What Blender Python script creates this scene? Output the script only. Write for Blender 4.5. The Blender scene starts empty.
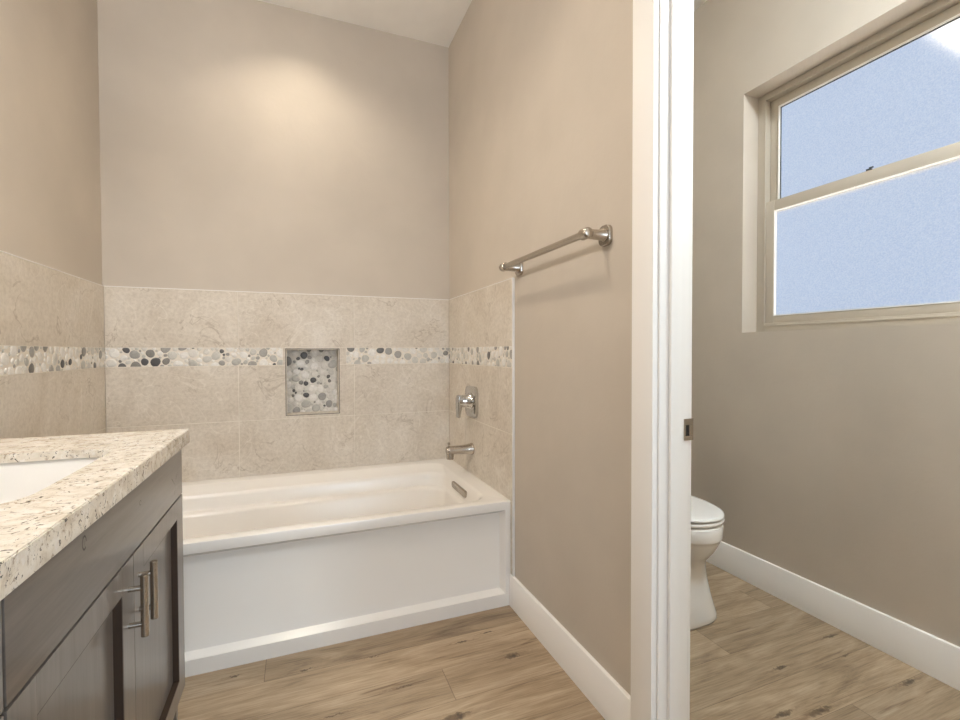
import bpy, bmesh, math, random
from mathutils import Vector, Matrix
random.seed(7)
R = math.radians
scene = bpy.context.scene
col = scene.collection

# ---------------------------------------------------------------- camera
cam_data = bpy.data.cameras.new('camera')
cam = bpy.data.objects.new('camera', cam_data)
col.objects.link(cam)
cam_data.sensor_fit = 'HORIZONTAL'
cam_data.sensor_width = 36.0
cam_data.lens = 464.34 / 960 * 36.0
cam_data.clip_start = 0.02
cam.matrix_world = (Matrix.Translation((0, 0, 1.16)) @ Matrix.Rotation(R(-21.486), 4, 'Z')
                    @ Matrix.Rotation(R(90 - 1.0756), 4, 'X') @ Matrix.Rotation(R(-0.155), 4, 'Z'))
scene.camera = cam

# ---------------------------------------------------------------- world, daylight, exposure
world = bpy.data.worlds.new('sky')
scene.world = world
world.use_nodes = True
wn = world.node_tree.nodes
wn['Background'].inputs['Color'].default_value = (0.46, 0.66, 0.98, 1)
wn['Background'].inputs['Strength'].default_value = 0.66


def lamp(name, kind, loc, energy, color, size=0.1, rot=None, spot=None, blend=0.5, size_y=None):
    d = bpy.data.lights.new(name, kind)
    d.energy = energy
    d.color = color
    if kind == 'AREA':
        d.shape = 'RECTANGLE'
        d.size = size
        d.size_y = size_y or size
    else:
        d.shadow_soft_size = size
    if kind == 'SPOT':
        d.spot_size = R(spot)
        d.spot_blend = blend
    o = bpy.data.objects.new(name, d)
    o.location = loc
    if rot:
        o.rotation_euler = rot
    col.objects.link(o)
    return o


COOL = (0.72, 0.86, 1.0)
WARM = (1.0, 0.88, 0.71)
VANITY = (1.0, 0.97, 0.94)
# daylight through the window at the camera's back, and sun that bounces off the added ground outdoors
lamp('rear_window_daylight', 'AREA', (0.565, -2.27, 1.45), 36, COOL, 0.66, (R(90), 0, 0), size_y=1.3)
sun = lamp('sun', 'SUN', (-6, 0, 9), 22.0, (1.0, 0.96, 0.91), 0.01, (R(0), R(-14), R(-25)))
sun.data.angle = R(0.6)

vs = scene.view_settings
scene.display_settings.display_device = 'sRGB'
vs.view_transform = 'Standard'
vs.look = 'None'
vs.exposure = 0.17
vs.gamma = 1.0
vs.use_curve_mapping = False
scene.cycles.use_denoising = True
scene.cycles.max_bounces = 12
scene.cycles.diffuse_bounces = 6
scene.cycles.sample_clamp_indirect = 6.0

# ---------------------------------------------------------------- material helpers


def srgb(r, g, b):
    def f(c):
        c /= 255.0
        return c / 12.92 if c <= 0.04045 else ((c + 0.055) / 1.055) ** 2.4
    return (f(r), f(g), f(b), 1)


class M:
    def __init__(self, name, color=(0.8, 0.8, 0.8, 1), rough=0.5, metal=0.0, spec=0.5, coat=0.0):
        self.m = bpy.data.materials.new(name)
        self.m.use_nodes = True
        self.t = self.m.node_tree
        self.b = self.t.nodes['Principled BSDF']
        self.b.inputs['Base Color'].default_value = color
        self.b.inputs['Roughness'].default_value = rough
        self.b.inputs['Metallic'].default_value = metal
        self.b.inputs['Specular IOR Level'].default_value = spec
        self.b.inputs['Coat Weight'].default_value = coat

    def n(self, kind, **kw):
        nd = self.t.nodes.new(kind)
        for k, v in kw.items():
            if k in nd.inputs:
                nd.inputs[k].default_value = v
            else:
                setattr(nd, k, v)
        return nd

    def l(self, a, b):
        self.t.links.new(a, b)

    def coords(self, scale=(1, 1, 1), loc=(0, 0, 0)):
        g = self.n('ShaderNodeNewGeometry')
        mp = self.n('ShaderNodeMapping')
        mp.inputs['Scale'].default_value = scale
        mp.inputs['Location'].default_value = loc
        self.l(g.outputs['Position'], mp.inputs['Vector'])
        return mp.outputs['Vector']

    def noise(self, vec, scale, detail=4, rough=0.55, dist=0.0):
        nd = self.n('ShaderNodeTexNoise')
        nd.inputs['Scale'].default_value = scale
        nd.inputs['Detail'].default_value = detail
        nd.inputs['Roughness'].default_value = rough
        nd.inputs['Distortion'].default_value = dist
        self.l(vec, nd.inputs['Vector'])
        return nd.outputs['Fac']

    def ramp(self, fac, stops, interp='LINEAR'):
        nd = self.n('ShaderNodeValToRGB')
        cr = nd.color_ramp
        cr.interpolation = interp
        while len(cr.elements) < len(stops):
            cr.elements.new(0.5)
        for e, (p, c) in zip(cr.elements, stops):
            e.position = p
            e.color = c if len(c) == 4 else (*c, 1)
        self.l(fac, nd.inputs['Fac'])
        return nd.outputs['Color']

    def mix(self, fac, a, b, mode='MIX'):
        nd = self.n('ShaderNodeMix', data_type='RGBA', blend_type=mode)
        for sock, v in ((nd.inputs['Factor'], fac), (nd.inputs['A'] if 0 else nd.inputs[6], a), (nd.inputs[7], b)):
            if hasattr(v, 'links'):
                self.l(v, sock)
            else:
                sock.default_value = v
        return nd.outputs[2]

    def math(self, op, a, b=None, c=None):
        nd = self.n('ShaderNodeMath', operation=op)
        for i, v in enumerate((a, b, c)):
            if v is None:
                continue
            if hasattr(v, 'links'):
                self.l(v, nd.inputs[i])
            else:
                nd.inputs[i].default_value = v
        return nd.outputs[0]

    def bump(self, height, strength=0.2, dist=0.002):
        nd = self.n('ShaderNodeBump')
        nd.inputs['Strength'].default_value = strength
        nd.inputs['Distance'].default_value = dist
        self.l(height, nd.inputs['Height'])
        self.l(nd.outputs['Normal'], self.b.inputs['Normal'])

    def color(self, sock):
        self.l(sock, self.b.inputs['Base Color'])


def g3(v):
    return (v, v, v, 1)


# painted drywall with a faint hand-trowelled texture
def wall_paint(name, rgb):
    m = M(name, srgb(*rgb), 0.55, spec=0.25)
    v = m.coords()
    n1 = m.noise(v, 3.0, 3, 0.5)
    base = srgb(*rgb)
    dk = tuple(c * 0.96 for c in base[:3]) + (1,)
    lt = tuple(min(1, c * 1.03) for c in base[:3]) + (1,)
    m.color(m.ramp(n1, [(0.35, dk), (0.65, lt)]))
    h = m.math('ADD', m.noise(v, 9, 5, 0.6, 0.6), m.math('MULTIPLY', m.noise(v, 55, 3, 0.5), 0.25))
    m.bump(h, 0.22, 0.006)
    return m.m


WALL = wall_paint('taupe_wall_paint', (197, 187, 174))
CEIL = wall_paint('ceiling_paint', (240, 236, 230))
TRIM = M('white_trim_paint', srgb(246, 243, 239), 0.32).m
ACRYL = M('white_acrylic', srgb(236, 232, 226), 0.22).m
PORC = M('white_porcelain', srgb(240, 238, 234), 0.10, coat=0.4).m
VINYL = M('almond_vinyl', srgb(190, 180, 165), 0.38).m
BEAD = M('white_glazing_bead', srgb(246, 243, 238), 0.35).m
GASKET = M('black_gasket', srgb(50, 52, 54), 0.6).m
GROUT = M('pale_grout', srgb(226, 219, 208), 0.85, spec=0.2).m
PGROUT = M('pebble_grout', srgb(218, 215, 208), 0.8, spec=0.2).m
EDGE = M('white_edge_profile', srgb(232, 230, 228), 0.4).m
SHADOW_LINE = M('shadow_line_profile', srgb(112, 106, 98), 0.4, 0.6).m  # dark tone stands for the shadow line around the niche
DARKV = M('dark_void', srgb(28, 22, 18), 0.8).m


def brushed_nickel():
    m = M('brushed_nickel', srgb(186, 178, 168), 0.27, 1.0)
    v = m.coords((40, 40, 600))
    m.bump(m.noise(v, 4, 2), 0.04, 0.001)
    return m.m


NICKEL = brushed_nickel()
CHROME = M('polished_chrome', srgb(205, 203, 200), 0.10, 1.0).m


def tile_stone():
    m = M('beige_stone_tile', rough=0.42, spec=0.35)
    v = m.coords()
    big = m.noise(v, 2.4, 5, 0.6, 1.2)
    fine = m.noise(v, 60, 6, 0.7)
    c = m.ramp(big, [(0.30, srgb(198, 187, 172)), (0.52, srgb(212, 203, 190)), (0.72, srgb(222, 215, 205))])
    c = m.mix(0.35, c, m.ramp(fine, [(0.32, srgb(168, 156, 142)), (0.55, srgb(220, 212, 200))]), 'MULTIPLY') if 0 else \
        m.mix(0.22, c, m.ramp(fine, [(0.34, srgb(146, 132, 116)), (0.6, srgb(232, 224, 212))]))
    # thin veins, pale and brown, where warped noise crosses its middle
    vn = m.noise(v, 3.1, 4, 0.55, 2.0)
    d = m.math('ABSOLUTE', m.math('SUBTRACT', vn, 0.5))
    vein = m.ramp(d, [(0.0, g3(1)), (0.013, g3(0))])
    msk = m.ramp(m.noise(v, 4.3, 2), [(0.46, g3(0)), (0.62, g3(0.6))])
    c = m.mix(m.math('MULTIPLY', vein, msk), c, srgb(156, 140, 122))
    vn2 = m.noise(m.coords((1, 1, 1), (3.3, 1.7, 9.1)), 2.6, 3, 0.5, 1.6)
    d2 = m.math('ABSOLUTE', m.math('SUBTRACT', vn2, 0.5))
    c = m.mix(m.math('MULTIPLY', m.ramp(d2, [(0.0, g3(1)), (0.008, g3(0))]), 0.40), c, srgb(232, 226, 216))
    m.color(c)
    m.bump(fine, 0.12, 0.002)
    return m.m


TILE = tile_stone()


def pebble_mat():
    m = M('river_pebbles', rough=0.38)
    a = m.n('ShaderNodeAttribute', attribute_name='stone')
    v = m.coords((1, 1, 1))
    n1 = m.noise(v, 70, 4, 0.6, 0.8)
    m.color(m.mix(1.0, a.outputs['Color'], m.ramp(n1, [(0.3, g3(0.80)), (0.65, g3(1.0))]), 'MULTIPLY'))
    return m.m


PEBBLE = pebble_mat()


def granite():
    m = M('speckled_granite', rough=0.12, spec=0.5)
    v = m.coords()
    base = m.ramp(m.noise(v, 26, 6, 0.65, 0.7), [(0.30, srgb(206, 194, 176)), (0.48, srgb(234, 226, 212)), (0.68, srgb(246, 242, 234))])
    g = m.noise(v, 48, 5, 0.7, 1.0)
    c = m.mix(m.ramp(g, [(0.565, g3(0)), (0.64, g3(0.8))]), base, srgb(164, 146, 124))
    d = m.noise(m.coords((1, 1, 1), (5, 2, 7)), 60, 5, 0.65, 1.4)
    c = m.mix(m.ramp(d, [(0.595, g3(0)), (0.63, g3(1))]), c, srgb(70, 60, 53))
    w = m.noise(m.coords((1, 1, 1), (1, 8, 3)), 38, 4, 0.6)
    c = m.mix(m.ramp(w, [(0.6, g3(0)), (0.68, g3(0.8))]), c, srgb(244, 240, 234))
    m.color(c)
    return m.m


GRANITE = granite()


def oak_floor():
    m = M('oak_plank_vinyl', rough=0.42, spec=0.4)
    g = m.n('ShaderNodeNewGeometry')
    sep = m.n('ShaderNodeSeparateXYZ')
    m.l(g.outputs['Position'], sep.inputs[0])
    X, Y = sep.outputs['X'], sep.outputs['Y']
    W, L = 0.165, 1.5
    row = m.math('FLOOR', m.math('DIVIDE', m.math('SUBTRACT', Y, 1.447 - 8 * W), W))
    wr = m.n('ShaderNodeTexWhiteNoise', noise_dimensions='1D')
    m.l(m.math('ADD', row, 12.3), wr.inputs['W'])
    off = m.math('MULTIPLY', row, 0.437)
    xs = m.math('DIVIDE', m.math('ADD', m.math('SUBTRACT', X, 0.481), m.math('MULTIPLY', m.math('FRACT', m.math('MULTIPLY', m.math('SUBTRACT', row, 8.0), 0.70)), L)), L)
    idx = m.math('FLOOR', xs)
    comb = m.n('ShaderNodeCombineXYZ')
    m.l(row, comb.inputs[0])
    m.l(idx, comb.inputs[1])
    wn_ = m.n('ShaderNodeTexWhiteNoise', noise_dimensions='3D')
    m.l(comb.outputs[0], wn_.inputs['Vector'])
    rnd = wn_.outputs['Value']
    # per-plank shifted coordinates so that the grain breaks at the joints
    sh = m.n('ShaderNodeVectorMath', operation='MULTIPLY_ADD')
    m.l(wn_.outputs['Color'], sh.inputs[0])
    sh.inputs[1].default_value = (7, 9, 5)
    m.l(g.outputs['Position'], sh.inputs[2])

    def mapped(sx, sy):
        mp = m.n('ShaderNodeMapping')
        mp.inputs['Scale'].default_value = (sx, sy, 1)
        m.l(sh.outputs[0], mp.inputs['Vector'])
        return mp.outputs['Vector']
    cath = m.noise(mapped(1.1, 7.5), 1.6, 6, 0.62, 1.4)
    fine = m.noise(mapped(5, 130), 1.5, 5, 0.7, 0.3)
    c = m.ramp(cath, [(0.28, srgb(112, 93, 73)), (0.45, srgb(155, 133, 106)), (0.58, srgb(174, 152, 125)), (0.74, srgb(190, 171, 146))])
    c = m.mix(0.26, c, m.ramp(fine, [(0.36, srgb(100, 82, 62)), (0.60, srgb(200, 180, 154))]))
    tone = m.ramp(rnd, [(0.0, g3(0.82)), (1.0, g3(1.08))])
    c = m.mix(1.0, c, tone, 'MULTIPLY')
    # dark mineral streaks
    st = m.noise(mapped(1.6, 24), 1.4, 4, 0.6, 0.8)
    stm = m.noise(mapped(0.9, 2.5), 1.5, 2)
    c = m.mix(m.math('MULTIPLY', m.ramp(st, [(0.60, g3(0)), (0.68, g3(0.7))]), m.ramp(stm, [(0.46, g3(0)), (0.6, g3(1))])), c, srgb(104, 80, 58))
    # knots and the dark streaks running out of them, each in its own plank
    nz = m.n('ShaderNodeTexNoise')
    nz.inputs['Scale'].default_value = 48
    nz.inputs['Detail'].default_value = 7
    nz.inputs['Roughness'].default_value = 0.7
    m.l(g.outputs['Position'], nz.inputs['Vector'])
    wob = m.n('ShaderNodeVectorMath', operation='MULTIPLY_ADD')
    m.l(nz.outputs['Color'], wob.inputs[0])
    wob.inputs[1].default_value = (0.085, 0.034, 0)
    sub0 = m.n('ShaderNodeVectorMath', operation='SUBTRACT')
    m.l(g.outputs['Position'], sub0.inputs[0])
    sub0.inputs[1].default_value = (0.0425, 0.017, 0)
    m.l(sub0.outputs[0], wob.inputs[2])
    knots = [(0.75, 1.581, .030, .018), (0.455, 1.381, .048, .018), (0.337, 1.575, .034, .006), (0.254, 1.773, .022, .005), (0.097, 1.53, .030, .005),
             (0.016, 1.79, .024, .005), (0.60, 1.732, .030, .005), (0.72, 1.752, .028, .004), (-0.218, 1.849, .022, .005), (0.30, 1.40, .05, .004), (2.003, 1.215, .050, .008), (1.631, 1.158, .030, .008),
             (1.979, 0.942, .040, .010), (1.934, 1.116, .022, .005), (1.432, 1.006, .046, .010), (1.55, 0.97, .056, .012), (0.2, 0.9, .03, .010), (0.5, .3, .03, .010), (0.1, -.6, .03, .010)]
    near = far = None
    for kx, ky, ka, kb_ in knots:
        for sx, sy, which in ((ka, kb_, 0), (ka * 4.2, kb_ * 0.8, 1)):
            sb = m.n('ShaderNodeVectorMath', operation='SUBTRACT')
            m.l(wob.outputs[0], sb.inputs[0])
            sb.inputs[1].default_value = (kx, ky, 0)
            ml = m.n('ShaderNodeVectorMath', operation='MULTIPLY')
            m.l(sb.outputs[0], ml.inputs[0])
            ml.inputs[1].default_value = (1 / sx, 1 / sy, 0)
            ln = m.n('ShaderNodeVectorMath', operation='LENGTH')
            m.l(ml.outputs[0], ln.inputs[0])
            if which == 0:
                near = ln.outputs['Value'] if near is None else m.math('MINIMUM', near, ln.outputs['Value'])
            else:
                far = ln.outputs['Value'] if far is None else m.math('MINIMUM', far, ln.outputs['Value'])
    kcol = m.ramp(nz.outputs['Fac'], [(0.38, srgb(52, 42, 34)), (0.62, srgb(104, 84, 64))])
    c = m.mix(m.ramp(far, [(0.0, g3(0.6)), (0.5, g3(0.38)), (1.0, g3(0))]), c, srgb(112, 88, 64))
    c = m.mix(m.ramp(near, [(0.35, g3(0.85)), (0.75, g3(0.55)), (1.3, g3(0))]), c, kcol)
    # joints
    fy = m.math('FRACT', m.math('DIVIDE', m.math('SUBTRACT', Y, 1.447 - 8 * W), W))
    ey = m.math('MINIMUM', fy, m.math('SUBTRACT', 1.0, fy))
    fx = m.math('FRACT', xs)
    ex = m.math('MINIMUM', fx, m.math('SUBTRACT', 1.0, fx))
    j = m.math('MAXIMUM', m.math('LESS_THAN', ey, 0.0055), m.math('LESS_THAN', ex, 0.0009))
    c = m.mix(m.math('MULTIPLY', j, 0.55), c, srgb(88, 68, 50))
    m.color(c)
    m.bump(m.math('SUBTRACT', fine, m.math('MULTIPLY', j, 0.8)), 0.10, 0.002)
    return m.m


OAK = oak_floor()


def stained_wood(name, vertical=True):
    m = M(name, rough=0.32, spec=0.5, coat=0.28)
    sc = (26, 26, 1.6) if vertical else (26, 1.6, 26)
    v = m.coords(sc)
    c = m.ramp(m.noise(v, 1.5, 6, 0.6, 0.8), [(0.25, srgb(100, 93, 87)), (0.5, srgb(112, 105, 99)), (0.75, srgb(122, 115, 108))])
    f = m.noise(m.coords(tuple(s * 5 for s in sc)), 1.6, 4, 0.7)
    c = m.mix(0.14, c, m.ramp(f, [(0.3, srgb(70, 60, 54)), (0.65, srgb(126, 116, 108))]))
    m.color(c)
    m.bump(f, 0.05, 0.001)
    return m.m


WOODV = stained_wood('grey_brown_stained_wood_upright', True)
WOODH = stained_wood('grey_brown_stained_wood_level', False)
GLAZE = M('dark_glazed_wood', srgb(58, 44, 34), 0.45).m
KNOT = M('dark_wood_knot', srgb(52, 42, 36), 0.5).m


def obscure_glass():
    m = M('obscure_glass')
    t = m.t
    out = t.nodes['Material Output']
    t.nodes.remove(m.b)
    tr = t.nodes.new('ShaderNodeBsdfTranslucent')
    tr.inputs['Color'].default_value = (0.86, 0.90, 0.94, 1)
    gl = t.nodes.new('ShaderNodeBsdfGlossy')
    gl.inputs['Roughness'].default_value = 0.35
    rf = t.nodes.new('ShaderNodeBsdfRefraction')
    rf.inputs['Roughness'].default_value = 0.42
    rf.inputs['IOR'].default_value = 1.1
    rf.inputs['Color'].default_value = (0.95, 0.97, 1, 1)
    v = m.coords()
    m.l(m.ramp(m.noise(v, 210, 2, 0.5), [(0.3, (0.80, 0.84, 0.90)), (0.7, (1.0, 1.0, 1.0))]), rf.inputs['Color'])
    bp = t.nodes.new('ShaderNodeBump')
    bp.inputs['Strength'].default_value = 0.5
    bp.inputs['Distance'].default_value = 0.002
    m.l(m.noise(v, 170, 2, 0.5), bp.inputs['Height'])
    for s in (tr, gl, rf):
        m.l(bp.outputs[0], s.inputs['Normal'])
    m1 = t.nodes.new('ShaderNodeMixShader')
    m1.inputs[0].default_value = 0.90
    m.l(tr.outputs[0], m1.inputs[1])
    m.l(rf.outputs[0], m1.inputs[2])
    m2 = t.nodes.new('ShaderNodeMixShader')
    m2.inputs[0].default_value = 0.06
    m.l(m1.outputs[0], m2.inputs[1])
    m.l(gl.outputs[0], m2.inputs[2])
    m.l(m2.outputs[0], out.inputs[0])
    return m.m


GLASS = obscure_glass()


def emitter(name, colr, strength):
    m = M(name, (0.8, 0.8, 0.8, 1))
    m.b.inputs['Emission Color'].default_value = (*colr, 1)
    m.b.inputs['Emission Strength'].default_value = strength
    return m.m


BULB = emitter('lit_lamp_glass', WARM, 6.0)
GLOBE = emitter('lit_vanity_globe', VANITY, 68.0)
FILL_DOME = emitter('fill_dome_glow', (0.82, 0.93, 1.0), 195.0)  # glow of the added fill in the toilet room

# ---------------------------------------------------------------- object helpers
ROOT = {}


def origin(o):
    while o is not None:
        if o.name in ROOT:
            return Vector(ROOT[o.name])
        o = o.parent
    return Vector((0, 0, 0))


def obj(name, bm, mat, parent=None, smooth=True, angle=40, base=None):
    """link a bmesh, given in world coordinates, as one mesh object"""
    org = Vector(base) if base is not None else origin(parent)
    bm.normal_update()
    bmesh.ops.translate(bm, verts=bm.verts, vec=-org)
    me = bpy.data.meshes.new(name)
    bm.to_mesh(me)
    bm.free()
    me.materials.append(mat)
    if smooth:
        for p in me.polygons:
            p.use_smooth = True
        me.set_sharp_from_angle(angle=R(angle))
    o = bpy.data.objects.new(name, me)
    col.objects.link(o)
    if parent:
        o.parent = parent
    elif base is not None:
        o.location = base
        ROOT[o.name] = tuple(base)
    return o


def thing(name, label, cat, loc, group=None):
    o = bpy.data.objects.new(name, None)
    o.empty_display_size = 0.1
    col.objects.link(o)
    o.location = loc
    ROOT[o.name] = tuple(loc)
    o['label'] = label
    o['category'] = cat
    if group:
        o['group'] = group
    return o


def tag(o, label, cat, group=None):
    o['label'] = label
    o['category'] = cat
    if group:
        o['group'] = group
    return o


def struct(name, bm, mat, parent=None, **kw):
    o = obj(name, bm, mat, parent, **kw)
    o['kind'] = 'structure'
    return o


def B(x0, x1, y0, y1, z0, z1, bev=0.0, seg=2, bm=None):
    """axis-aligned box, added to bm"""
    t = bmesh.new()
    bmesh.ops.create_cube(t, size=1.0)
    for v in t.verts:
        v.co = Vector((x0 + (v.co.x + .5) * (x1 - x0), y0 + (v.co.y + .5) * (y1 - y0), z0 + (v.co.z + .5) * (z1 - z0)))
    if bev > 0:
        bmesh.ops.bevel(t, geom=t.edges[:], offset=bev, segments=seg, affect='EDGES', profile=0.6)
    if bm is None:
        return t
    me = bpy.data.meshes.new('tmp')
    t.to_mesh(me)
    t.free()
    bm.from_mesh(me)
    bpy.data.meshes.remove(me)
    return bm


def boxes(lst, bev=0.0, seg=2):
    bm = bmesh.new()
    for b in lst:
        B(*b, bev=bev, seg=seg, bm=bm)
    return bm


def loft(rings, cap0=True, cap1=True, bm=None):
    bm = bm or bmesh.new()
    vs_ = [[bm.verts.new(p) for p in r] for r in rings]
    n = len(rings[0])
    for a, b in zip(vs_, vs_[1:]):
        for i in range(n):
            bm.faces.new((a[i], a[(i + 1) % n], b[(i + 1) % n], b[i]))
    if cap0:
        bm.faces.new(list(reversed(vs_[0])))
    if cap1:
        bm.faces.new(vs_[-1])
    return bm


def rod(pts_r, axis_pts, seg=24, bm=None):
    """lathe along a straight axis: pts_r = [(t, radius)] with t in metres from the first axis point"""
    a, b = Vector(axis_pts[0]), Vector(axis_pts[1])
    d = (b - a).normalized()
    u = d.orthogonal().normalized()
    w = d.cross(u)
    rings = []
    for t, r in pts_r:
        c = a + d * t
        rings.append([c + (u * math.cos(2 * math.pi * i / seg) + w * math.sin(2 * math.pi * i / seg)) * r for i in range(seg)])
    return loft(rings, bm=bm)


def rrect(x0, x1, y0, y1, r, z, k=8):
    """rounded rectangle ring in the z plane"""
    pts = []
    for cx, cy, a0 in ((x1 - r, y1 - r, 0), (x0 + r, y1 - r, 90), (x0 + r, y0 + r, 180), (x1 - r, y0 + r, 270)):
        for i in range(k + 1):
            a = R(a0 + 90 * i / k)
            pts.append((cx + r * math.cos(a), cy + r * math.sin(a), z))
    return pts


# ---------------------------------------------------------------- room measures
XL, XR, XR2, XW = -0.893, 0.905, 1.007, 2.1006
YB, YR, YT = 2.825, -2.2, 2.11          # back wall, rear wall, back of the toilet room
ZC = 3.072
TK = 0.010                               # tile thickness
TILE_TOP, BAND0, BAND1, TJ, RIM = 1.4856, 1.0863, 1.183, 0.785, 0.479
NX0, NX1, NZ0, NZ1 = -0.060, 0.227, 0.803, 1.176     # niche opening
JY0, JY1 = 0.20, 0.983                   # door opening
WY0, WY1, WZ0, WZ1 = 0.49, 1.7075, 1.251, 2.447      # window opening

# ---------------------------------------------------------------- shell
struct('floor', B(XL - .12, XW + .15, YR - .12, YB + .12, -0.06, 0), OAK, smooth=False)
struct('ceiling', B(XL - .12, XW + .15, YR - .12, YB + .12, ZC, ZC + .06), CEIL, smooth=False)
wall_back = struct('wall_back', boxes([
    (XL - .12, NX0, YB, YB + .12, 0, ZC), (NX1, XR2, YB, YB + .12, 0, ZC),
    (NX0, NX1, YB, YB + .12, 0, NZ0), (NX0, NX1, YB, YB + .12, NZ1, ZC)]), WALL, smooth=False)
wall_left = struct('wall_left', B(XL - .12, XL, YR, YB, 0, ZC), WALL, smooth=False)
JT = 0.019
wall_right = struct('wall_right', boxes([
    (XR, XR2, JY1 + JT, YB, 0, ZC), (XR, XR2, YR, JY0 - JT, 0, ZC), (XR, XR2, JY0 - JT, JY1 + JT, 2.44 + JT, ZC)]), WALL, smooth=False)
struct('wall_toilet_back', B(XR2, XW + .15, YT, YT + .1, 0, ZC), WALL, smooth=False)
struct('wall_toilet_front', B(XR2, XW + .15, -0.7, -0.6, 0, ZC), WALL, smooth=False)
WT = 0.15
wall_window = struct('wall_window', boxes([
    (XW, XW + WT, YR, WY0, 0, ZC), (XW, XW + WT, WY1, YB, 0, ZC),
    (XW, XW + WT, WY0, WY1, 0, WZ0), (XW, XW + WT, WY0, WY1, WZ1, ZC)]), WALL, smooth=False)
struct('wall_rear', boxes([
    (XL - .12, .22, YR - .12, YR, 0, ZC), (.90, XR2, YR - .12, YR, 0, ZC),
    (.22, .90, YR - .12, YR, 0, .8), (.22, .90, YR - .12, YR, 2.1, ZC)]), WALL, smooth=False)


def board(name, prof, path, mat, parent=None):
    """extrude an (offset, z) profile between two points; offset is measured to the left of the path"""
    bm = bmesh.new()
    a, b = Vector(path[0]), Vector(path[1])
    d = (b - a).normalized()
    nrm = Vector((-d.y, d.x, 0))
    r0 = [a + nrm * o + Vector((0, 0, z)) for o, z in prof]
    r1 = [b + nrm * o + Vector((0, 0, z)) for o, z in prof]
    return struct(name, loft([r0, r1], bm=bm), mat, parent, angle=30)


BH = 0.1434
BPROF = [(0, 0), (0.014, 0), (0.014, BH - .004), (0.0125, BH - .001), (0.010, BH), (0, BH)]
board('baseboard_right', BPROF, ((XR, 1.0745, 0), (XR, 1.9050, 0)), TRIM)
board('baseboard_window', BPROF, ((XW, -.6, 0), (XW, YT - .014, 0)), TRIM)
board('baseboard_toilet_back', BPROF, ((XW, YT, 0), (XR2, YT, 0)), TRIM)

# door frame: casing, jamb, stop, strike
door = bpy.data.objects.new('door_1', None)
col.objects.link(door)
door.location = (XR, JY1, 0)
ROOT['door_1'] = (XR, JY1, 0)
door['kind'] = 'structure'
door['label'] = 'white cased doorway without a door in view, leading to the toilet room'
struct('casing', boxes([(XR - .0185, XR, JY1 + .006, JY1 + .0905, 0, 2.53), (XR - .0185, XR, JY0 - .0905, JY0 - .006, 0, 2.53),
                        (XR - .0185, XR, JY0 - .006, JY1 + .006, 2.446, 2.53)], bev=.0025), TRIM, door)
struct('casing', boxes([(XR2, XR2 + .0185, JY1 + .006, JY1 + .0905, 0, 2.53), (XR2, XR2 + .0185, JY0 - .0905, JY0 - .006, 0, 2.53),
                        (XR2, XR2 + .0185, JY0 - .006, JY1 + .006, 2.446, 2.53)], bev=.0025), TRIM, door)
struct('jamb', boxes([(XR, XR2, JY1, JY1 + JT, 0, 2.44 + JT), (XR, XR2, JY0 - JT, JY0, 0, 2.44 + JT), (XR, XR2, JY0, JY1, 2.44, 2.44 + JT)], bev=.0015), TRIM, door)
struct('door_stop', boxes([(.935, .970, JY1 - .011, JY1, 0, 2.43), (.935, .970, JY0, JY0 + .011, 0, 2.43), (.935, .970, JY0, JY1, 2.429, 2.44)], bev=.003), TRIM, door)
sp = boxes([(.9905, 1.0235, JY1 - .0022, JY1 + .0004, .912, .9245), (.9905, 1.0235, JY1 - .0022, JY1 + .0004, .9545, .972),
            (.9905, .9965, JY1 - .0022, JY1 + .0004, .9245, .9545), (1.0085, 1.0235, JY1 - .0022, JY1 + .0004, .9245, .9545)], bev=.0006)
spo = struct('strike_plate', sp, NICKEL, door)
spo['label'] = 'satin nickel strike plate'
struct('latch_hole_shade', B(.9965, 1.0085, JY1 - .001, JY1 + .0003, .9245, .9545), DARKV, door, smooth=False)  # near-black block painted in for the shade inside the hole

# outdoors beyond the window: unseen pale ground added to bounce sun into the recess, and the white soffit of a porch roof
BOUNCE_GRAVEL = M('bounce_gravel', srgb(214, 206, 194), 0.9, spec=0.1)
BOUNCE_GRAVEL.color(BOUNCE_GRAVEL.ramp(BOUNCE_GRAVEL.noise(BOUNCE_GRAVEL.coords(), 30, 4), [(0.35, srgb(196, 188, 176)), (0.65, srgb(222, 214, 203))]))
struct('ground', B(XW + .3, 26, -16, 18, -.35, -.25), BOUNCE_GRAVEL.m, smooth=False)
pr = thing('porch_roof', 'white porch soffit faintly visible through the frosted glass, upper right', 'roof', (3.9, -.6, 2.9))
obj('soffit', B(3.2, 4.9, -2.6, 1.44, 2.853, 2.88), TRIM, pr, smooth=False)
obj('fascia', boxes([(3.18, 3.2, -2.6, 1.46, 2.853, 3.02), (3.2, 4.9, 1.44, 1.46, 2.853, 3.02)]), TRIM, pr, smooth=False)

# ---------------------------------------------------------------- tiled tub surround
GAP = 0.0016


def tile_mesh(rects, plane, face, depth):
    """rects in (a0,a1,z0,z1); plane 'y' (back wall) or 'x' (side walls); one island per tile"""
    bm = bmesh.new()
    for a0, a1, z0, z1 in rects:
        a0 += GAP; a1 -= GAP; z0 += GAP; z1 -= GAP
        lo, hi = sorted((face, face + depth))
        if plane == 'y':
            B(a0, a1, lo, hi, z0, z1, bev=.0012, seg=1, bm=bm)
        else:
            B(lo, hi, a0, a1, z0, z1, bev=.0012, seg=1, bm=bm)
    return bm


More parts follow.
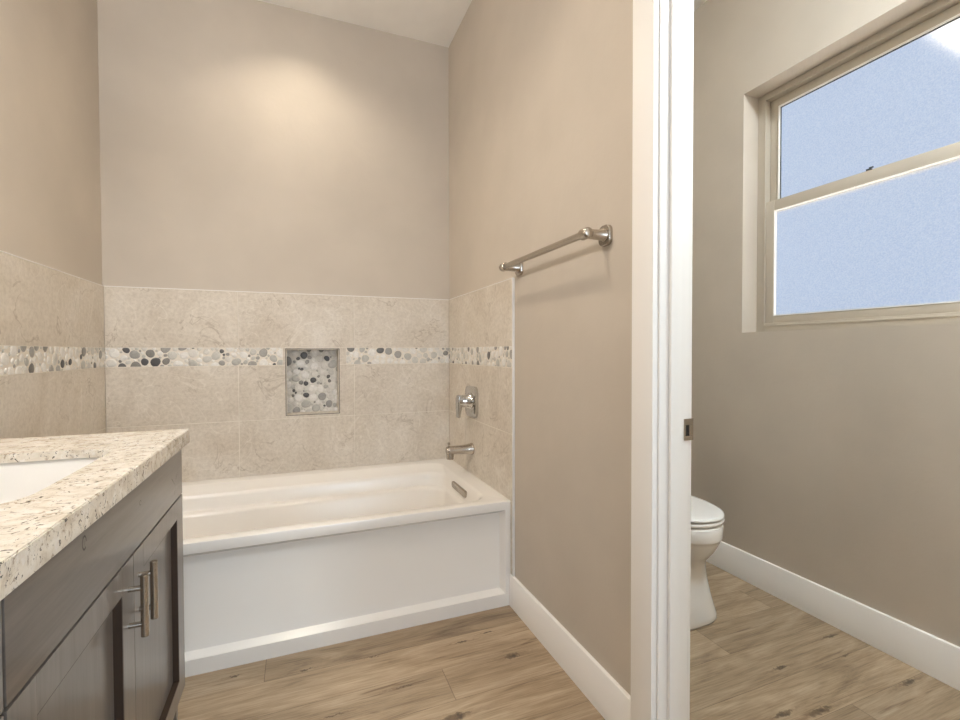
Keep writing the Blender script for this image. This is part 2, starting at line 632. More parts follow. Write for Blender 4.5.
FB, FL, FR = YB - TK, XL + TK - .001, XR - TK + .001     # faces of the tile
TL, TR2 = FL, FR
T0 = RIM + .0004
jx = [-.296, .313]
rects = [(TL, jx[0], T0, TJ), (jx[0], jx[1], T0, TJ), (jx[1], TR2, T0, TJ),
         (TL, jx[0], TJ, BAND0), (jx[0], NX0, TJ, BAND0), (NX1, jx[1], TJ, BAND0), (jx[1], TR2, TJ, BAND0),
         (NX0, NX1, TJ, NZ0), (NX0 - .015, NX0, BAND0, BAND1), (NX1, NX1 + .040, BAND0, BAND1), (NX0, NX1, NZ1, BAND1),
         (TL, jx[0], BAND1, TILE_TOP), (jx[0], jx[1], BAND1, TILE_TOP), (jx[1], TR2, BAND1, TILE_TOP)]
struct('wall_tile', tile_mesh(rects, 'y', FB, TK - .001), TILE, wall_back)
struct('grout', boxes([(TL, NX0, YB - TK + .0012, YB, T0, TILE_TOP), (NX1, TR2, YB - TK + .0012, YB, T0, TILE_TOP),
                       (NX0, NX1, YB - TK + .0012, YB, T0, NZ0), (NX0, NX1, YB - TK + .0012, YB, NZ1, TILE_TOP)]), GROUT, wall_back, smooth=False)
YE = 1.884
for wall, face, dep, js in ((wall_left, FL, -(TK - .001), [2.535, 1.925]), (wall_right, FR, TK - .001, [2.51])):
    ys = sorted([YE] + js + [FB])
    rl = []
    for a, b in zip(ys, ys[1:]):
        for z0, z1 in ((T0, TJ), (TJ, BAND0), (BAND1, TILE_TOP)):
            rl.append((a, b, z0, z1))
    rl.append((YE, 1.9055, BH + .001, T0))
    struct('wall_tile', tile_mesh(rl, 'x', face, dep), TILE, wall)
    lo, hi = sorted((face + math.copysign(.0012, dep), face + dep))
    struct('grout', B(lo, hi, YE, FB, T0, TILE_TOP), GROUT, wall, smooth=False)
    e0, e1 = sorted((face - math.copysign(.0006, dep), face + dep))
    struct('tile_edge_trim', boxes([(e0, e1, YE - .009, YE, BH + .001, TILE_TOP + .003), (e0, e1, YE, FB, TILE_TOP, TILE_TOP + .003)], bev=.0008), EDGE, wall)
struct('tile_edge_trim', B(TL, TR2, FB - .0006, YB, TILE_TOP, TILE_TOP + .003), EDGE, wall_back)

# pebble mosaic -----------------------------------------------------------
STONES = [(srgb(236, 233, 228), 34), (srgb(224, 220, 213), 24), (srgb(208, 205, 198), 16), (srgb(188, 186, 180), 12),
          (srgb(164, 161, 156), 7), (srgb(134, 131, 126), 4), (srgb(104, 102, 100), 2), (srgb(84, 83, 84), 1)]


def pebbles(w, h, seed):
    """pack squashed discs into a w x h strip: [(u, v, a, b, angle, colour)]"""
    rs = random.Random(seed)
    out = []
    for rad, tries in ((.0225, int(160 * w * h / .097)), (.0175, int(900 * w * h / .097)), (.0130, int(1200 * w * h / .097)), (.0095, int(2500 * w * h / .097)), (.0065, int(3500 * w * h / .097))):
        for _ in range(tries):
            r = rad * rs.uniform(.9, 1.12)
            u, v = rs.uniform(0, w), rs.uniform(0, h)
            if all((u - p[0]) ** 2 + (v - p[1]) ** 2 > (r + p[6]) ** 2 * .93 for p in out):
                c = rs.choices([s[0] for s in STONES], [s[1] for s in STONES])[0]
                if rad == .0175 and rs.random() < .10:
                    c = rs.choice([STONES[6][0], STONES[7][0], STONES[5][0]])
                out.append((u, v, r * rs.uniform(.96, 1.10), r * rs.uniform(.88, 1.0), rs.uniform(0, math.pi), c, r))
    return out


def pebble_mesh(w, h, seed, place):
    """place(u, v, n) -> world point, n = height off the bed"""
    bm = bmesh.new()
    lay = bm.loops.layers.float_color.new('stone')
    K = 14
    for u, v, a, b, ang, c, r in pebbles(w, h, seed):
        rs = random.Random(u * 1000 + v)
        p1, p2 = rs.uniform(0, 6.28), rs.uniform(0, 6.28)
        rings = []
        for s, n in ((1.0, 0.0), (.96, .0022), (.82, .0036), (.45, .0044)):
            ring = []
            for i in range(K):
                t = 2 * math.pi * i / K
                k = 1 + .06 * math.sin(2 * t + p1) + .04 * math.sin(3 * t + p2)
                x, y = a * s * k * math.cos(t), b * s * k * math.sin(t)
                uu = u + x * math.cos(ang) - y * math.sin(ang)
                vv = v + x * math.sin(ang) + y * math.cos(ang)
                ring.append(bm.verts.new(place(min(max(uu, .0008), w - .0008), min(max(vv, .0008), h - .0008), n)))
            rings.append(ring)
        fs = []
        for q, s in zip(rings, rings[1:]):
            for i in range(K):
                fs.append((q[i], q[(i + 1) % K], s[(i + 1) % K], s[i]))
        fs.append(tuple(rings[-1]))
        for f in fs:
            try:
                fc = bm.faces.new(f)
            except ValueError:
                continue
            for lp in fc.loops:
                lp[lay] = c
    return bm


def mosaic(w, h, seed, place, parent, name='mosaic_band'):
    bm = bmesh.new()
    bed = [place(0, 0, .0004), place(w, 0, .0004), place(w, h, .0004), place(0, h, .0004)]
    back = [place(0, 0, -.002), place(w, 0, -.002), place(w, h, -.002), place(0, h, -.002)]
    loft([back, bed], bm=bm)
    bmesh.ops.recalc_face_normals(bm, faces=bm.faces)
    o = struct(name, bm, PGROUT, parent, smooth=False)
    p = pebble_mesh(w, h, seed, place)
    bmesh.ops.recalc_face_normals(p, faces=p.faces)
    po = struct('pebbles', p, PEBBLE, o, angle=60)
    return o


BHT = BAND1 - BAND0
YP = FB + .0035
mosaic(NX0 - .015 - TL, BHT, 3, lambda u, v, n: (TL + u, YP - n, BAND0 + v), wall_back)
mosaic(TR2 - NX1 - .040, BHT, 11, lambda u, v, n: (NX1 + .040 + u, YP - n, BAND0 + v), wall_back)
mosaic(FB - YE, BHT, 5, lambda u, v, n: (FL - .0035 + n, YE + u, BAND0 + v), wall_left)
mosaic(FB - YE, BHT, 8, lambda u, v, n: (FR + .0035 - n, YE + u, BAND0 + v), wall_right)
# niche lined with the same pebbles
ND = 0.088
mosaic(NX1 - NX0, NZ1 - NZ0, 21, lambda u, v, n: (NX0 + u, YB + ND - .006 - n, NZ0 + v), wall_back, 'niche_mosaic')
struct('niche_lining', boxes([(NX0 - .0005, NX0 + .004, FB + .001, YB + ND, NZ0, NZ1), (NX1 - .004, NX1 + .0005, FB + .001, YB + ND, NZ0, NZ1),
                              (NX0, NX1, FB + .001, YB + ND, NZ1 - .004, NZ1 + .0005), (NX0, NX1, FB + .001, YB + ND, NZ0 - .0005, NZ0 + .004),
                              (NX0, NX1, YB + ND - .005, YB + ND, NZ0, NZ1)]), TILE, wall_back, smooth=False)
F_ = .0025
struct('niche_frame', boxes([(NX0 - F_, NX0 + .001, FB - .0012, FB + .006, NZ0 - F_, NZ1 + F_), (NX1 - .001, NX1 + F_, FB - .0012, FB + .006, NZ0 - F_, NZ1 + F_),
                             (NX0, NX1, FB - .0012, FB + .006, NZ1 - .001, NZ1 + F_), (NX0, NX1, FB - .0012, FB + .006, NZ0 - F_, NZ0 + .001)], bev=.0006), SHADOW_LINE, wall_back)  # thin trim, its shadow line put into the colour

# ---------------------------------------------------------------- window
win = bpy.data.objects.new('window_1', None)
col.objects.link(win)
win.location = (XW + .1, WY0, WZ0)
ROOT['window_1'] = (XW + .1, WY0, WZ0)
win['kind'] = 'structure'
FX = 2.203


def frame(x0, x1, y0, y1, z0, z1, s, t, b, bev=.002):
    return boxes([(x0, x1, y0, y0 + s, z0, z1), (x0, x1, y1 - s, y1, z0, z1),
                  (x0, x1, y0 + s, y1 - s, z1 - t, z1), (x0, x1, y0 + s, y1 - s, z0, z0 + b)], bev=bev)


struct('window_frame', frame(FX, XW + WT, WY0, WY1, WZ0, WZ1, .044, .034, .046, .002), VINYL, win)
struct('frame_lip', frame(FX - .004, FX + .004, WY0 + .036, WY1 - .038, WZ0 + .030, WZ1 - .028, .006, .006, .006, .001), VINYL, win)
SY0, SY1 = WY0 + .044, WY1 - .044
lower = struct('lower_sash', frame(FX + .006, FX + .030, SY0, SY1, WZ0 + .046, 1.905, .042, .050, .034), VINYL, win)
struct('glazing_bead', frame(FX + .004, FX + .020, SY0 + .042, SY1 - .042, WZ0 + .080, 1.855, .005, .004, .006, .001), BEAD, lower)
struct('pane', B(FX + .018, FX + .023, SY0 + .04, SY1 - .04, WZ0 + .078, 1.858), GLASS, lower, smooth=False)
upper = struct('upper_sash', frame(FX + .032, FX + .047, SY0, SY1, 1.850, WZ1 - .034, .044, .042, .050), VINYL, win)
struct('glazing_bead', frame(FX + .026, FX + .038, SY0 + .044, SY1 - .044, 1.900, WZ1 - .076, .007, .007, .004, .001), BEAD, upper)
struct('gasket', frame(FX + .033, FX + .038, SY0 + .051, SY1 - .051, 1.903, WZ1 - .083, .003, .004, .001, .0005), GASKET, upper)
struct('pane', B(FX + .037, FX + .041, SY0 + .044, SY1 - .044, 1.898, WZ1 - .074), GLASS, upper, smooth=False)
lk = B(FX + .004, FX + .020, 1.205, 1.222, 1.9045, 1.912, bev=.002)
B(FX + .006, FX + .012, 1.197, 1.212, 1.912, 1.917, bev=.001, bm=lk)
lo_ = struct('sash_lock', lk, GASKET, lower)
lo_['label'] = 'small dark sash lock'

# ---------------------------------------------------------------- bathtub
tub = thing('bathtub', 'white alcove bathtub with a recessed-panel apron between tiled walls', 'bathtub', (0.0, 1.906, 0))
X0, X1, Y0, Y1 = XL + .001, XR - .001, 1.906, YB - .001
K = 10
rings = [rrect(X0, X1, Y0, Y1, .004, RIM - .030, K), rrect(X0, X1, Y0, Y1, .004, RIM - .006, K),
         rrect(X0 + .0005, X1 - .0005, Y0 + .0018, Y1 - .0005, .004, RIM - .0015, K),
         rrect(X0 + .001, X1 - .001, Y0 + .006, Y1 - .001, .004, RIM, K),
         rrect(-.800, .818, 1.958, 2.748, .090, RIM, K), rrect(-.793, .812, 1.966, 2.740, .090, RIM - .003, K),
         rrect(-.785, .806, 1.976, 2.732, .090, RIM - .011, K),
         rrect(-.750, .800, 1.986, 2.668, .10, .445, K), rrect(-.745, .798, 1.989, 2.660, .10, .436, K),
         rrect(-.742, .796, 1.990, 2.656, .10, .425, K),
         rrect(-.735, .792, 1.994, 2.650, .10, .382, K), rrect(-.730, .790, 1.997, 2.645, .10, .374, K),
         rrect(-.715, .785, 2.004, 2.626, .10, .367, K), rrect(-.708, .782, 2.008, 2.618, .10, .360, K),
         rrect(-.700, .780, 2.010, 2.613, .10, .348, K),
         rrect(-.56, .735, 2.045, 2.565, .12, .12, K), rrect(-.53, .715, 2.06, 2.545, .12, .085, K), rrect(-.48, .68, 2.09, 2.515, .12, .070, K)]
bm = loft(rings, cap0=False, cap1=True)
obj('basin', bm, ACRYL, tub, angle=28)
# apron: flat border with a sunk panel
bm = bmesh.new()
ys = 1.9065
fx0, fx1 = X0, X1


def ap(x, z, y):
    return bm.verts.new((x, y, z))


outer = [(fx0, 0), (fx1, 0), (fx1, RIM - .028), (fx0, RIM - .028)]
fr = [(fx0 + .030, .055), (fx1 - .030, .055), (fx1 - .030, .441), (fx0 + .030, .441)]
pn = [(fx0 + .052, .078), (fx1 - .050, .078), (fx1 - .050, .421), (fx0 + .052, .421)]
levels = [([(x, z) for x, z in outer], 1.94), (outer, ys), (fr, ys), ([((a[0] * .9 + b[0] * .1), (a[1] * .9 + b[1] * .1)) for a, b in zip(fr, pn)], ys + .001),
          ([((a[0] * .1 + b[0] * .9), (a[1] * .1 + b[1] * .9)) for a, b in zip(fr, pn)], ys + .027), (pn, ys + .028)]
vr = [[ap(x, z, y) for x, z in pts] for pts, y in levels]
for a, b in zip(vr, vr[1:]):
    for i in range(4):
        bm.faces.new((a[i], a[(i + 1) % 4], b[(i + 1) % 4], b[i]))
bm.faces.new(vr[-1])
obj('apron', bm, ACRYL, tub, angle=25)
# slotted overflow cover on the end wall
def pill(xc, yc, zc, ly, lz, rr, d, tilt=0.0):
    pts = []
    for cy, cz, a0 in ((ly / 2 - rr, lz / 2 - rr, 0), (-(ly / 2 - rr), lz / 2 - rr, 90), (-(ly / 2 - rr), -(lz / 2 - rr), 180), (ly / 2 - rr, -(lz / 2 - rr), 270)):
        for i in range(7):
            a = R(a0 + 15 * i)
            pts.append((cy + rr * math.cos(a), cz + rr * math.sin(a)))
    r_ = []
    for off, s in ((d, 1.0), (-d * .7, 1.0), (-d, .94)):
        r_.append([(xc + off, yc + p[0] * s, zc + p[1] * s) for p in pts])
    return loft(r_)


oc = obj('overflow_cover', pill(.796, 2.325, .428, .230, .033, .016, .009), NICKEL, tub)
oc['label'] = 'nickel slotted overflow cover'
obj('drain', rod([(0, .038), (.003, .038), (.005, .030), (.0045, .010), (.008, .008), (.008, .002)], ((.52, 2.3, .0705), (.52, 2.3, .1))), NICKEL, tub)

# ---------------------------------------------------------------- tub filler and valve
spt = thing('tub_spout', 'satin nickel tub spout with diverter knob over the bathtub end', 'spout', (FR, 2.395, .617))
bm = bmesh.new()
rr = []
for t, r, dz in ((0, .033, 0), (.006, .034, 0), (.012, .031, 0), (.03, .0275, 0), (.06, .0250, .0), (.10, .0240, .001), (.132, .0240, .001), (.146, .0235, 0), (.149, .021, -.001)):
    rr.append([(FR - t, 2.395 + r * math.cos(2 * math.pi * i / 24), .622 + dz + r * .95 * math.sin(2 * math.pi * i / 24)) for i in range(24)])
loft(rr, bm=bm)
obj('spout_body', bm, NICKEL, spt)
bm = rod([(0, .0205), (.022, .0205), (.046, .0195), (.048, .0170), (.040, .015)], ((FR - .128, 2.395, .622), (FR - .133, 2.395, .5)))
obj('spout_lip', bm, NICKEL, spt)
obj('diverter_knob', rod([(0, .0035), (.014, .0035), (.015, .007), (.024, .0075), (.026, .005)], ((FR - .136, 2.395, .640), (FR - .136, 2.395, .7))), NICKEL, spt)

vlv = thing('shower_valve', 'nickel single-lever tub valve on a rounded square plate on tile', 'valve', (FR, 2.395, .885))
bm = pill(FR - .007, 2.385, .885, .168, .168, .035, .009)
e = obj('escutcheon', bm, CHROME, vlv)
obj('hub', rod([(0, .046), (.004, .046), (.010, .040), (.040, .034), (.062, .031), (.068, .028)], ((FR - .014, 2.385, .888), (FR - .2, 2.385, .888))), CHROME, vlv)
bm = bmesh.new()
secs = []
for z, hy, x0, x1 in ((.922, .020, -.082, -.066), (.918, .024, -.088, -.064), (.890, .026, -.092, -.064), (.860, .024, -.093, -.070), (.825, .021, -.092, -.076), (.802, .018, -.091, -.078), (.799, .015, -.089, -.080)):
    secs.append(rrect(FR + x0, FR + x1, 2.385 - hy, 2.385 + hy, .003, z, 4))
loft(secs, bm=bm)
obj('lever', bm, CHROME, vlv)

# ---------------------------------------------------------------- towel bar
twl = thing('towel_bar', 'satin nickel towel bar mounted on the taupe wall by the doorway', 'towel bar', (XR, 1.515, 1.518))
XB = XR - .078
ZB = 1.520
yb0, yb1 = 1.212, 1.818
obj('bar', rod([(0, .0115), (yb1 - yb0, .0115)], ((XB, yb0, ZB), (XB, yb1, ZB))), NICKEL, twl)
for y in (yb0, yb1):
    s = -1 if y == yb0 else 1
    bm = pill(XR - .006, y, ZB, .056, .064, .020, .007)
    p = rod([(0, .022), (.006, .021), (.014, .0165), (.05, .0150), (.066, .0150)], ((XR - .010, y, ZB), (XR - .2, y, ZB)))
    me = bpy.data.meshes.new('tmp'); p.to_mesh(me); p.free(); bm.from_mesh(me); bpy.data.meshes.remove(me)
    rod([(0, .0145), (.003, .0175), (.030, .0175), (.036, .0160), (.039, .012)], ((XB, y - s * .020, ZB), (XB, y + s * .4, ZB)), bm=bm)
    obj('mounting_post', bm, NICKEL, twl)

# ---------------------------------------------------------------- toilet
toi = thing('toilet', 'white elongated toilet with closed lid just beyond the doorway', 'toilet', (1.54, 1.75, 0))
CX = 1.54
N = 48


def egg(z, yf, yb, hw, p=2.0, ymid=None):
    """closed outline, blunt at the back, elongated towards -y"""
    ym = ymid if ymid is not None else yf + (yb - yf) * .42
    pts = []
    for i in range(N):
        t = 2 * math.pi * i / N
        c, s = math.cos(t), math.sin(t)
        x = hw * math.copysign(abs(c) ** (2 / p), c)
        if s < 0:
            y = ym - (ym - yf) * abs(s) ** (2 / p)
        else:
            y = ym + (yb - ym) * abs(s) ** (2 / 3.2)
        pts.append((CX + x, y, z))
    return pts


bm = loft([egg(0, 1.452, 2.02, .176, 3.8), egg(.012, 1.447, 2.02, .180, 3.8), egg(.030, 1.448, 2.02, .178, 3.8), egg(.07, 1.446, 2.01, .160, 3.5), egg(.13, 1.452, 2.0, .143, 3.3),
           egg(.20, 1.458, 2.0, .128, 3.1), egg(.25, 1.456, 2.0, .121, 2.9), egg(.275, 1.448, 2.0, .122, 2.6), egg(.298, 1.428, 2.01, .133, 2.4),
           egg(.325, 1.405, 2.02, .150, 2.2), egg(.350, 1.388, 2.03, .160, 2.1), egg(.372, 1.378, 2.03, .166, 2.1), egg(.384, 1.375, 2.03, .168, 2.1),
           egg(.387, 1.371, 2.03, .171, 2.1), egg(.392, 1.369, 2.03, .173, 2.1), egg(.441, 1.367, 2.03, .174, 2.1), egg(.4475, 1.371, 2.03, .170, 2.1)])
obj('bowl', bm, PORC, toi, angle=70)
bm = loft([egg(.4475, 1.405, 1.88, .140, 2.1), egg(.4545, 1.405, 1.88, .140, 2.1), egg(.455, 1.372, 1.88, .165, 2.1), egg(.457, 1.369, 1.88, .168, 2.1), egg(.464, 1.368, 1.88, .168, 2.1), egg(.469, 1.373, 1.88, .164, 2.1), egg(.4695, 1.405, 1.88, .140, 2.1)])
obj('seat', bm, PORC, toi, angle=70)
bm = loft([egg(.4695, 1.405, 1.89, .140, 2.1), egg(.4765, 1.405, 1.89, .140, 2.1), egg(.477, 1.374, 1.89, .162, 2.1), egg(.479, 1.368, 1.89, .167, 2.1), egg(.485, 1.369, 1.89, .166, 2.1), egg(.4885, 1.380, 1.885, .157, 2.1), egg(.491, 1.41, 1.87, .135, 2.1), egg(.4925, 1.47, 1.82, .085, 2.1)])
obj('lid', bm, PORC, toi, angle=70)
for hx in (-.07, .07):
    obj('hinge', B(CX + hx - .02, CX + hx + .02, 1.875, 1.905, .448, .484, bev=.005), PORC, toi)
secs = [rrect(CX - .19, CX + .19, 1.905, YT - .016, .035, .449), rrect(CX - .205, CX + .205, 1.897, YT - .016, .035, .60), rrect(CX - .212, CX + .212, 1.893, YT - .016, .035, .760)]
obj('tank', loft(secs), PORC, toi)
secs = [rrect(CX - .214, CX + .214, 1.888, YT - .014, .035, .761), rrect(CX - .222, CX + .222, 1.882, YT - .014, .035, .768), rrect(CX - .222, CX + .222, 1.882, YT - .014, .035, .790), rrect(CX - .212, CX + .212, 1.892, YT - .016, .035, .800)]
obj('tank_lid', loft(secs), PORC, toi)
obj('flush_lever', boxes([(CX - .175, CX - .150, 1.874, 1.896, .695, .715), (CX - .178, CX - .09, 1.866, 1.876, .698, .712)], bev=.003), CHROME, toi)

# ---------------------------------------------------------------- vanity
CF = -.338              # front of the doors
DT = .020               # door thickness
YV0, YV1 = .739, 1.684
VT = .8735              # top of the fronts
VC = .8955              # cabinet top
CB = XL + .002


def shaker(x, y0, y1, z0, z1, st, rl, rec, th):
    """door slab facing +x with a sunk panel: returns frame and panel meshes"""
    fr_ = boxes([(x - th, x, y0, y0 + st, z0, z1), (x - th, x, y1 - st, y1, z0, z1),
                 (x - th, x, y0 + st, y1 - st, z1 - rl, z1), (x - th, x, y0 + st, y1 - st, z0, z0 + rl)], bev=.0003, seg=1)
    pn_ = B(x - th + .0005, x - rec, y0 + st - .004, y1 - st + .004, z0 + rl - .004, z1 - rl + .004)
    return fr_, pn_


def pull(y, zc, length, cc, parent):
    xb = CF + .0285
    bm = rod([(0, .0068), (.0007, .0076), (length - .0007, .0076), (length, .0068)], ((xb, y, zc - length / 2), (xb, y, zc + length)), seg=20)
    for s in (-1, 1):
        rod([(0, .0056), (.0285, .0056)], ((CF - .0005, y, zc + s * cc / 2), (CF + 1, y, zc + s * cc / 2)), seg=14, bm=bm)
    o = obj('handle', bm, NICKEL, parent)
    o['label'] = 'brushed nickel bar pull'
    return o


van = thing('vanity_cabinet', 'grey-brown stained sink cabinet with two shaker doors beside the bathtub', 'cabinet', (-.6, 1.21, 0))
FB_ = CF - DT - .001
obj('carcass', boxes([(CB, FB_, YV1 - .018, YV1, 0.0, VC), (CB, FB_, YV0, YV0 + .016, 0.0, VC), (CB, FB_, YV0 + .016, YV1 - .018, .105, .123),
                      (CB, CB + .01, YV0 + .016, YV1 - .018, .123, VC), (FB_ - .02, FB_, YV0 + .016, YV1 - .018, .123, .18), (FB_ - .02, FB_, YV0 + .016, YV1 - .018, .68, VC),
                      (FB_ - .02, FB_, 1.19, 1.24, .18, .68), (FB_ - .02, FB_, YV0 + .016, .80, .18, .68), (FB_ - .02, FB_, 1.62, YV1 - .018, .18, .68)]), WOODV, van, smooth=False)
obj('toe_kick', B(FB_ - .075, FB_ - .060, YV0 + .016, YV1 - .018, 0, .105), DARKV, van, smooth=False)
df = obj('drawer_front', B(CF - DT, CF, YV0 + .002, YV1 - .001, .7215, VT - .006, bev=.0015), WOODH, van)
ZD0, ZD1 = .114, .7165
YS = 1.217
for y0, y1, hy in ((YV0 + .002, YS - .0012, 1.182), (YS + .0012, YV1 - .001, 1.253)):
    f_, p_ = shaker(CF, y0, y1, ZD0, ZD1, .070, .056, .0165, DT)
    d_ = obj('door', f_, WOODV, van, smooth=False)
    obj('panel', p_, WOODV, d_, smooth=False)
    py0, py1, pz0, pz1, xe = y0 + .070, y1 - .070, ZD0 + .056, ZD1 - .056, CF - .0008
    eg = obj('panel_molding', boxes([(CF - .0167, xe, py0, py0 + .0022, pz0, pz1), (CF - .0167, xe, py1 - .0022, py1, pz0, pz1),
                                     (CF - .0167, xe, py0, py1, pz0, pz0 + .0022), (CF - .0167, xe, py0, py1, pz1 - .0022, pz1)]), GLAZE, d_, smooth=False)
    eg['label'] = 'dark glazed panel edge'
    pull(hy, .617, .132, .078, d_)
# knots in the drawer front
def knot_ring(y, z, ry, rz):
    kb = bmesh.new()
    va = [kb.verts.new((CF + .0003, y + ry * math.cos(i * .4488), z + rz * math.sin(i * .4488))) for i in range(14)]
    vb = [kb.verts.new((CF + .0003, y + ry * .74 * math.cos(i * .4488 + .1), z + rz * .74 * math.sin(i * .4488 + .1))) for i in range(14)]
    for i in range(12):
        kb.faces.new((va[i], va[i + 1], vb[i + 1], vb[i]))
    obj('knot_mark', kb, KNOT, df, smooth=False)


def knot_streak(y, z, dy, dz, w_=.0014):
    kb = bmesh.new()
    kb.faces.new([kb.verts.new(p) for p in ((CF + .0003, y - dy / 2, z - dz / 2 - w_), (CF + .0003, y + dy / 2, z + dz / 2 - w_ * .3), (CF + .0003, y + dy / 2, z + dz / 2 + w_ * .3), (CF + .0003, y - dy / 2, z - dz / 2 + w_))])
    obj('knot_mark', kb, KNOT, df, smooth=False)


knot_ring(.970, .838, .009, .013)
knot_ring(1.27, .815, .007, .006)
knot_streak(.971, .838, .004, .008)
knot_streak(1.575, .782, .040, -.030)
knot_streak(1.612, .792, .018, .016)
knot_streak(1.590, .752, .014, .018)

dr = thing('drawer_cabinet', 'grey-brown stained drawer cabinet at the left edge, left of the sink cabinet', 'cabinet', (-.6, .49, 0))
Y0d, Y1d = .26, YV0 - .001
obj('carcass', boxes([(CB, FB_, Y0d, Y0d + .016, 0, VC), (CB, FB_, Y1d - .016, Y1d, 0, VC), (CB, FB_, Y0d + .016, Y1d - .016, .105, .123), (FB_ - .02, FB_, Y0d + .016, Y1d - .016, .123, VC)]), WOODV, dr, smooth=False)
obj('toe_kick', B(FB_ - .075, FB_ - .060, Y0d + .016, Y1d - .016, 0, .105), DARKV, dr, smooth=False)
for z0, z1 in ((.7215, VT - .006), (.42, .7165), (.114, .415)):
    d_ = obj('drawer_front', B(CF - DT, CF, Y0d + .002, Y1d - .003, z0, z1, bev=.0015), WOODH, dr)
    xb = CF + .033
    zc = (z0 + z1) / 2
    hb = rod([(0, .006), (.13, .006)], ((xb, .435, zc), (xb, 1, zc)), seg=20)
    for y in (.461, .539):
        rod([(0, .0046), (.033, .0046)], ((CF - .0005, y, zc), (1, y, zc)), seg=14, bm=hb)
    obj('handle', hb, NICKEL, d_)

# countertop with a cut-out for the undermount sink
ZT = .9170
TH = .021
VS = ZT - TH - .0003      # underside of the slab
CX0, CX1, CY0, CY1 = CB, -.3200, .24, 1.706
SX0, SX1, SYa, SYb = -.775, -.425, .945, 1.442
bm = bmesh.new()
outer = rrect(CX0, CX1, CY0, CY1, .004, ZT, 3)
inner = rrect(SX0, SX1, SYa, SYb, .085, ZT, 10)
vo = [bm.verts.new(p) for p in outer]
vi = [bm.verts.new(p) for p in inner]
es = [bm.edges.new((v[i], v[(i + 1) % len(v)])) for v in (vo, vi) for i in range(len(v))]
bmesh.ops.triangle_fill(bm, use_beauty=True, use_dissolve=False, edges=es)
bm.normal_update()
for f in bm.faces:
    if f.normal.z < 0:
        f.normal_flip()
ext = bmesh.ops.extrude_face_region(bm, geom=bm.faces[:])
bmesh.ops.translate(bm, verts=[g_ for g_ in ext['geom'] if isinstance(g_, bmesh.types.BMVert)], vec=(0, 0, -TH))
bmesh.ops.recalc_face_normals(bm, faces=bm.faces)
# ease the upper front edge
top_e = [e_ for e_ in bm.edges if all(abs(v.co.z - ZT) < 1e-5 for v in e_.verts) and any(abs(f.normal.z) < .5 for f in e_.link_faces)]
bmesh.ops.bevel(bm, geom=top_e, offset=.002, segments=2, affect='EDGES')
B(-.3575, CX1, CY0, CY1, VT + .0003, ZT - TH + .0005, bev=.0015, bm=bm)
B(CX0, -.3575, YV1 + .0015, CY1, VT + .0003, ZT - TH + .0005, bev=.0015, bm=bm)
ct = obj('countertop', bm, GRANITE, None, angle=35, base=((CX0 + CX1) / 2, (CY0 + CY1) / 2, VT))
tag(ct, 'cream speckled granite vanity countertop with a polished thick edge', 'countertop')
sk = thing('sink', 'white undermount sink set in the speckled granite countertop', 'sink', ((SX0 + SX1) / 2, (SYa + SYb) / 2, VT - .15))
zr = VS - .0002
o_ = .006
bm = loft([rrect(SX0 - .02, SX1 + .02, SYa - .02, SYb + .02, .09, zr - .012, 10), rrect(SX0 - .02, SX1 + .02, SYa - .02, SYb + .02, .09, zr, 10),
           rrect(SX0 - o_, SX1 + o_, SYa - o_, SYb + o_, .088, zr, 10), rrect(SX0, SX1, SYa, SYb, .085, zr - .010, 10),
           rrect(SX0 + .012, SX1 - .012, SYa + .015, SYb - .015, .085, zr - .07, 10), rrect(SX0 + .035, SX1 - .035, SYa + .045, SYb - .045, .08, zr - .115, 10),
           rrect(SX0 + .09, SX1 - .09, SYa + .12, SYb - .12, .06, zr - .130, 10), rrect(SX0 + .15, SX1 - .15, SYa + .22, SYb - .22, .02, zr - .133, 10)], cap0=False)
obj('basin', bm, PORC, sk, angle=60)
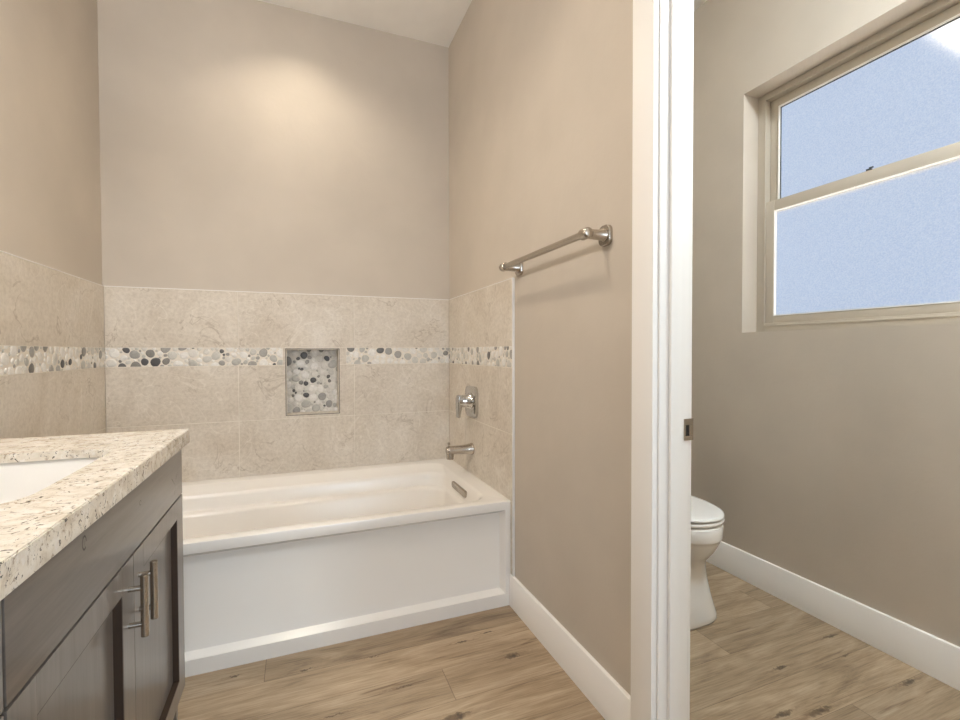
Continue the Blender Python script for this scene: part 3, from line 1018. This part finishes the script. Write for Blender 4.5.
obj('drain', rod([(0, .030), (.003, .030), (.004, .024), (.003, .006)], (((SX0 + SX1) / 2, (SYa + SYb) / 2, zr - .1332), ((SX0 + SX1) / 2, (SYa + SYb) / 2, zr))), NICKEL, sk)

# ---------------------------------------------------------------- lamps of the room, and the added toilet room fill
for i, (x, y, e_, lab) in enumerate(((0.0, 2.42, 24, 'recessed ceiling downlight over the bathtub'), (0.0, 1.25, 34, 'recessed ceiling downlight over the bathroom floor'))):
    t = thing('recessed_downlight', lab, 'light', (x, y, ZC))
    bm = bmesh.new()
    rings = []
    for r, z in ((.088, ZC - .001), (.086, ZC - .006), (.066, ZC - .006), (.060, ZC - .001)):
        rings.append([(x + r * math.cos(2 * math.pi * k / 40), y + r * math.sin(2 * math.pi * k / 40), z) for k in range(40)])
    loft(rings, cap0=False, cap1=False, bm=bm)
    obj('trim_ring', bm, TRIM, t)
    obj('lens', rod([(0, .060), (.001, .060)], ((x, y, ZC - .0002), (x, y, ZC - .2)), seg=40), BULB, t)
    lamp('downlight_lamp', 'SPOT', (x, y, ZC - .02), e_, WARM, .055, None, 128, .8)

vl = thing('vanity_light', 'three-globe vanity light bar on the left wall above the sink', 'light', (XL, 1.2, 2.1))
obj('back_plate', B(XL + .001, XL + .022, .90, 1.50, 2.07, 2.13, bev=.004), NICKEL, vl)
for y in (.97, 1.2, 1.43):
    a_ = obj('lamp_arm', rod([(0, .008), (.08, .008)], ((XL + .020, y, 2.1), (XL + 1, y, 2.1)), seg=14), NICKEL, vl)
    bm = rod([(0, .022), (.01, .040), (.05, .052), (.10, .056), (.101, .050)], ((XL + .10, y, 2.15), (XL + .10, y, 1)), seg=28)
    obj('lamp_shade', bm, GLOBE, a_)

fl = thing('added_fill_light', 'unseen round fill light added on the toilet room ceiling', 'light', (1.50, .25, ZC))  # made-up fixture, added to brighten the toilet room
obj('fill_base', rod([(0, .15), (.02, .15), (.022, .14)], ((1.50, .25, ZC - .0005), (1.50, .25, 0)), seg=40), NICKEL, fl)
obj('fill_dome', rod([(0, .138), (.03, .132), (.055, .105), (.07, .06), (.075, .02)], ((1.50, .25, ZC - .023), (1.50, .25, 0)), seg=40), FILL_DOME, fl)
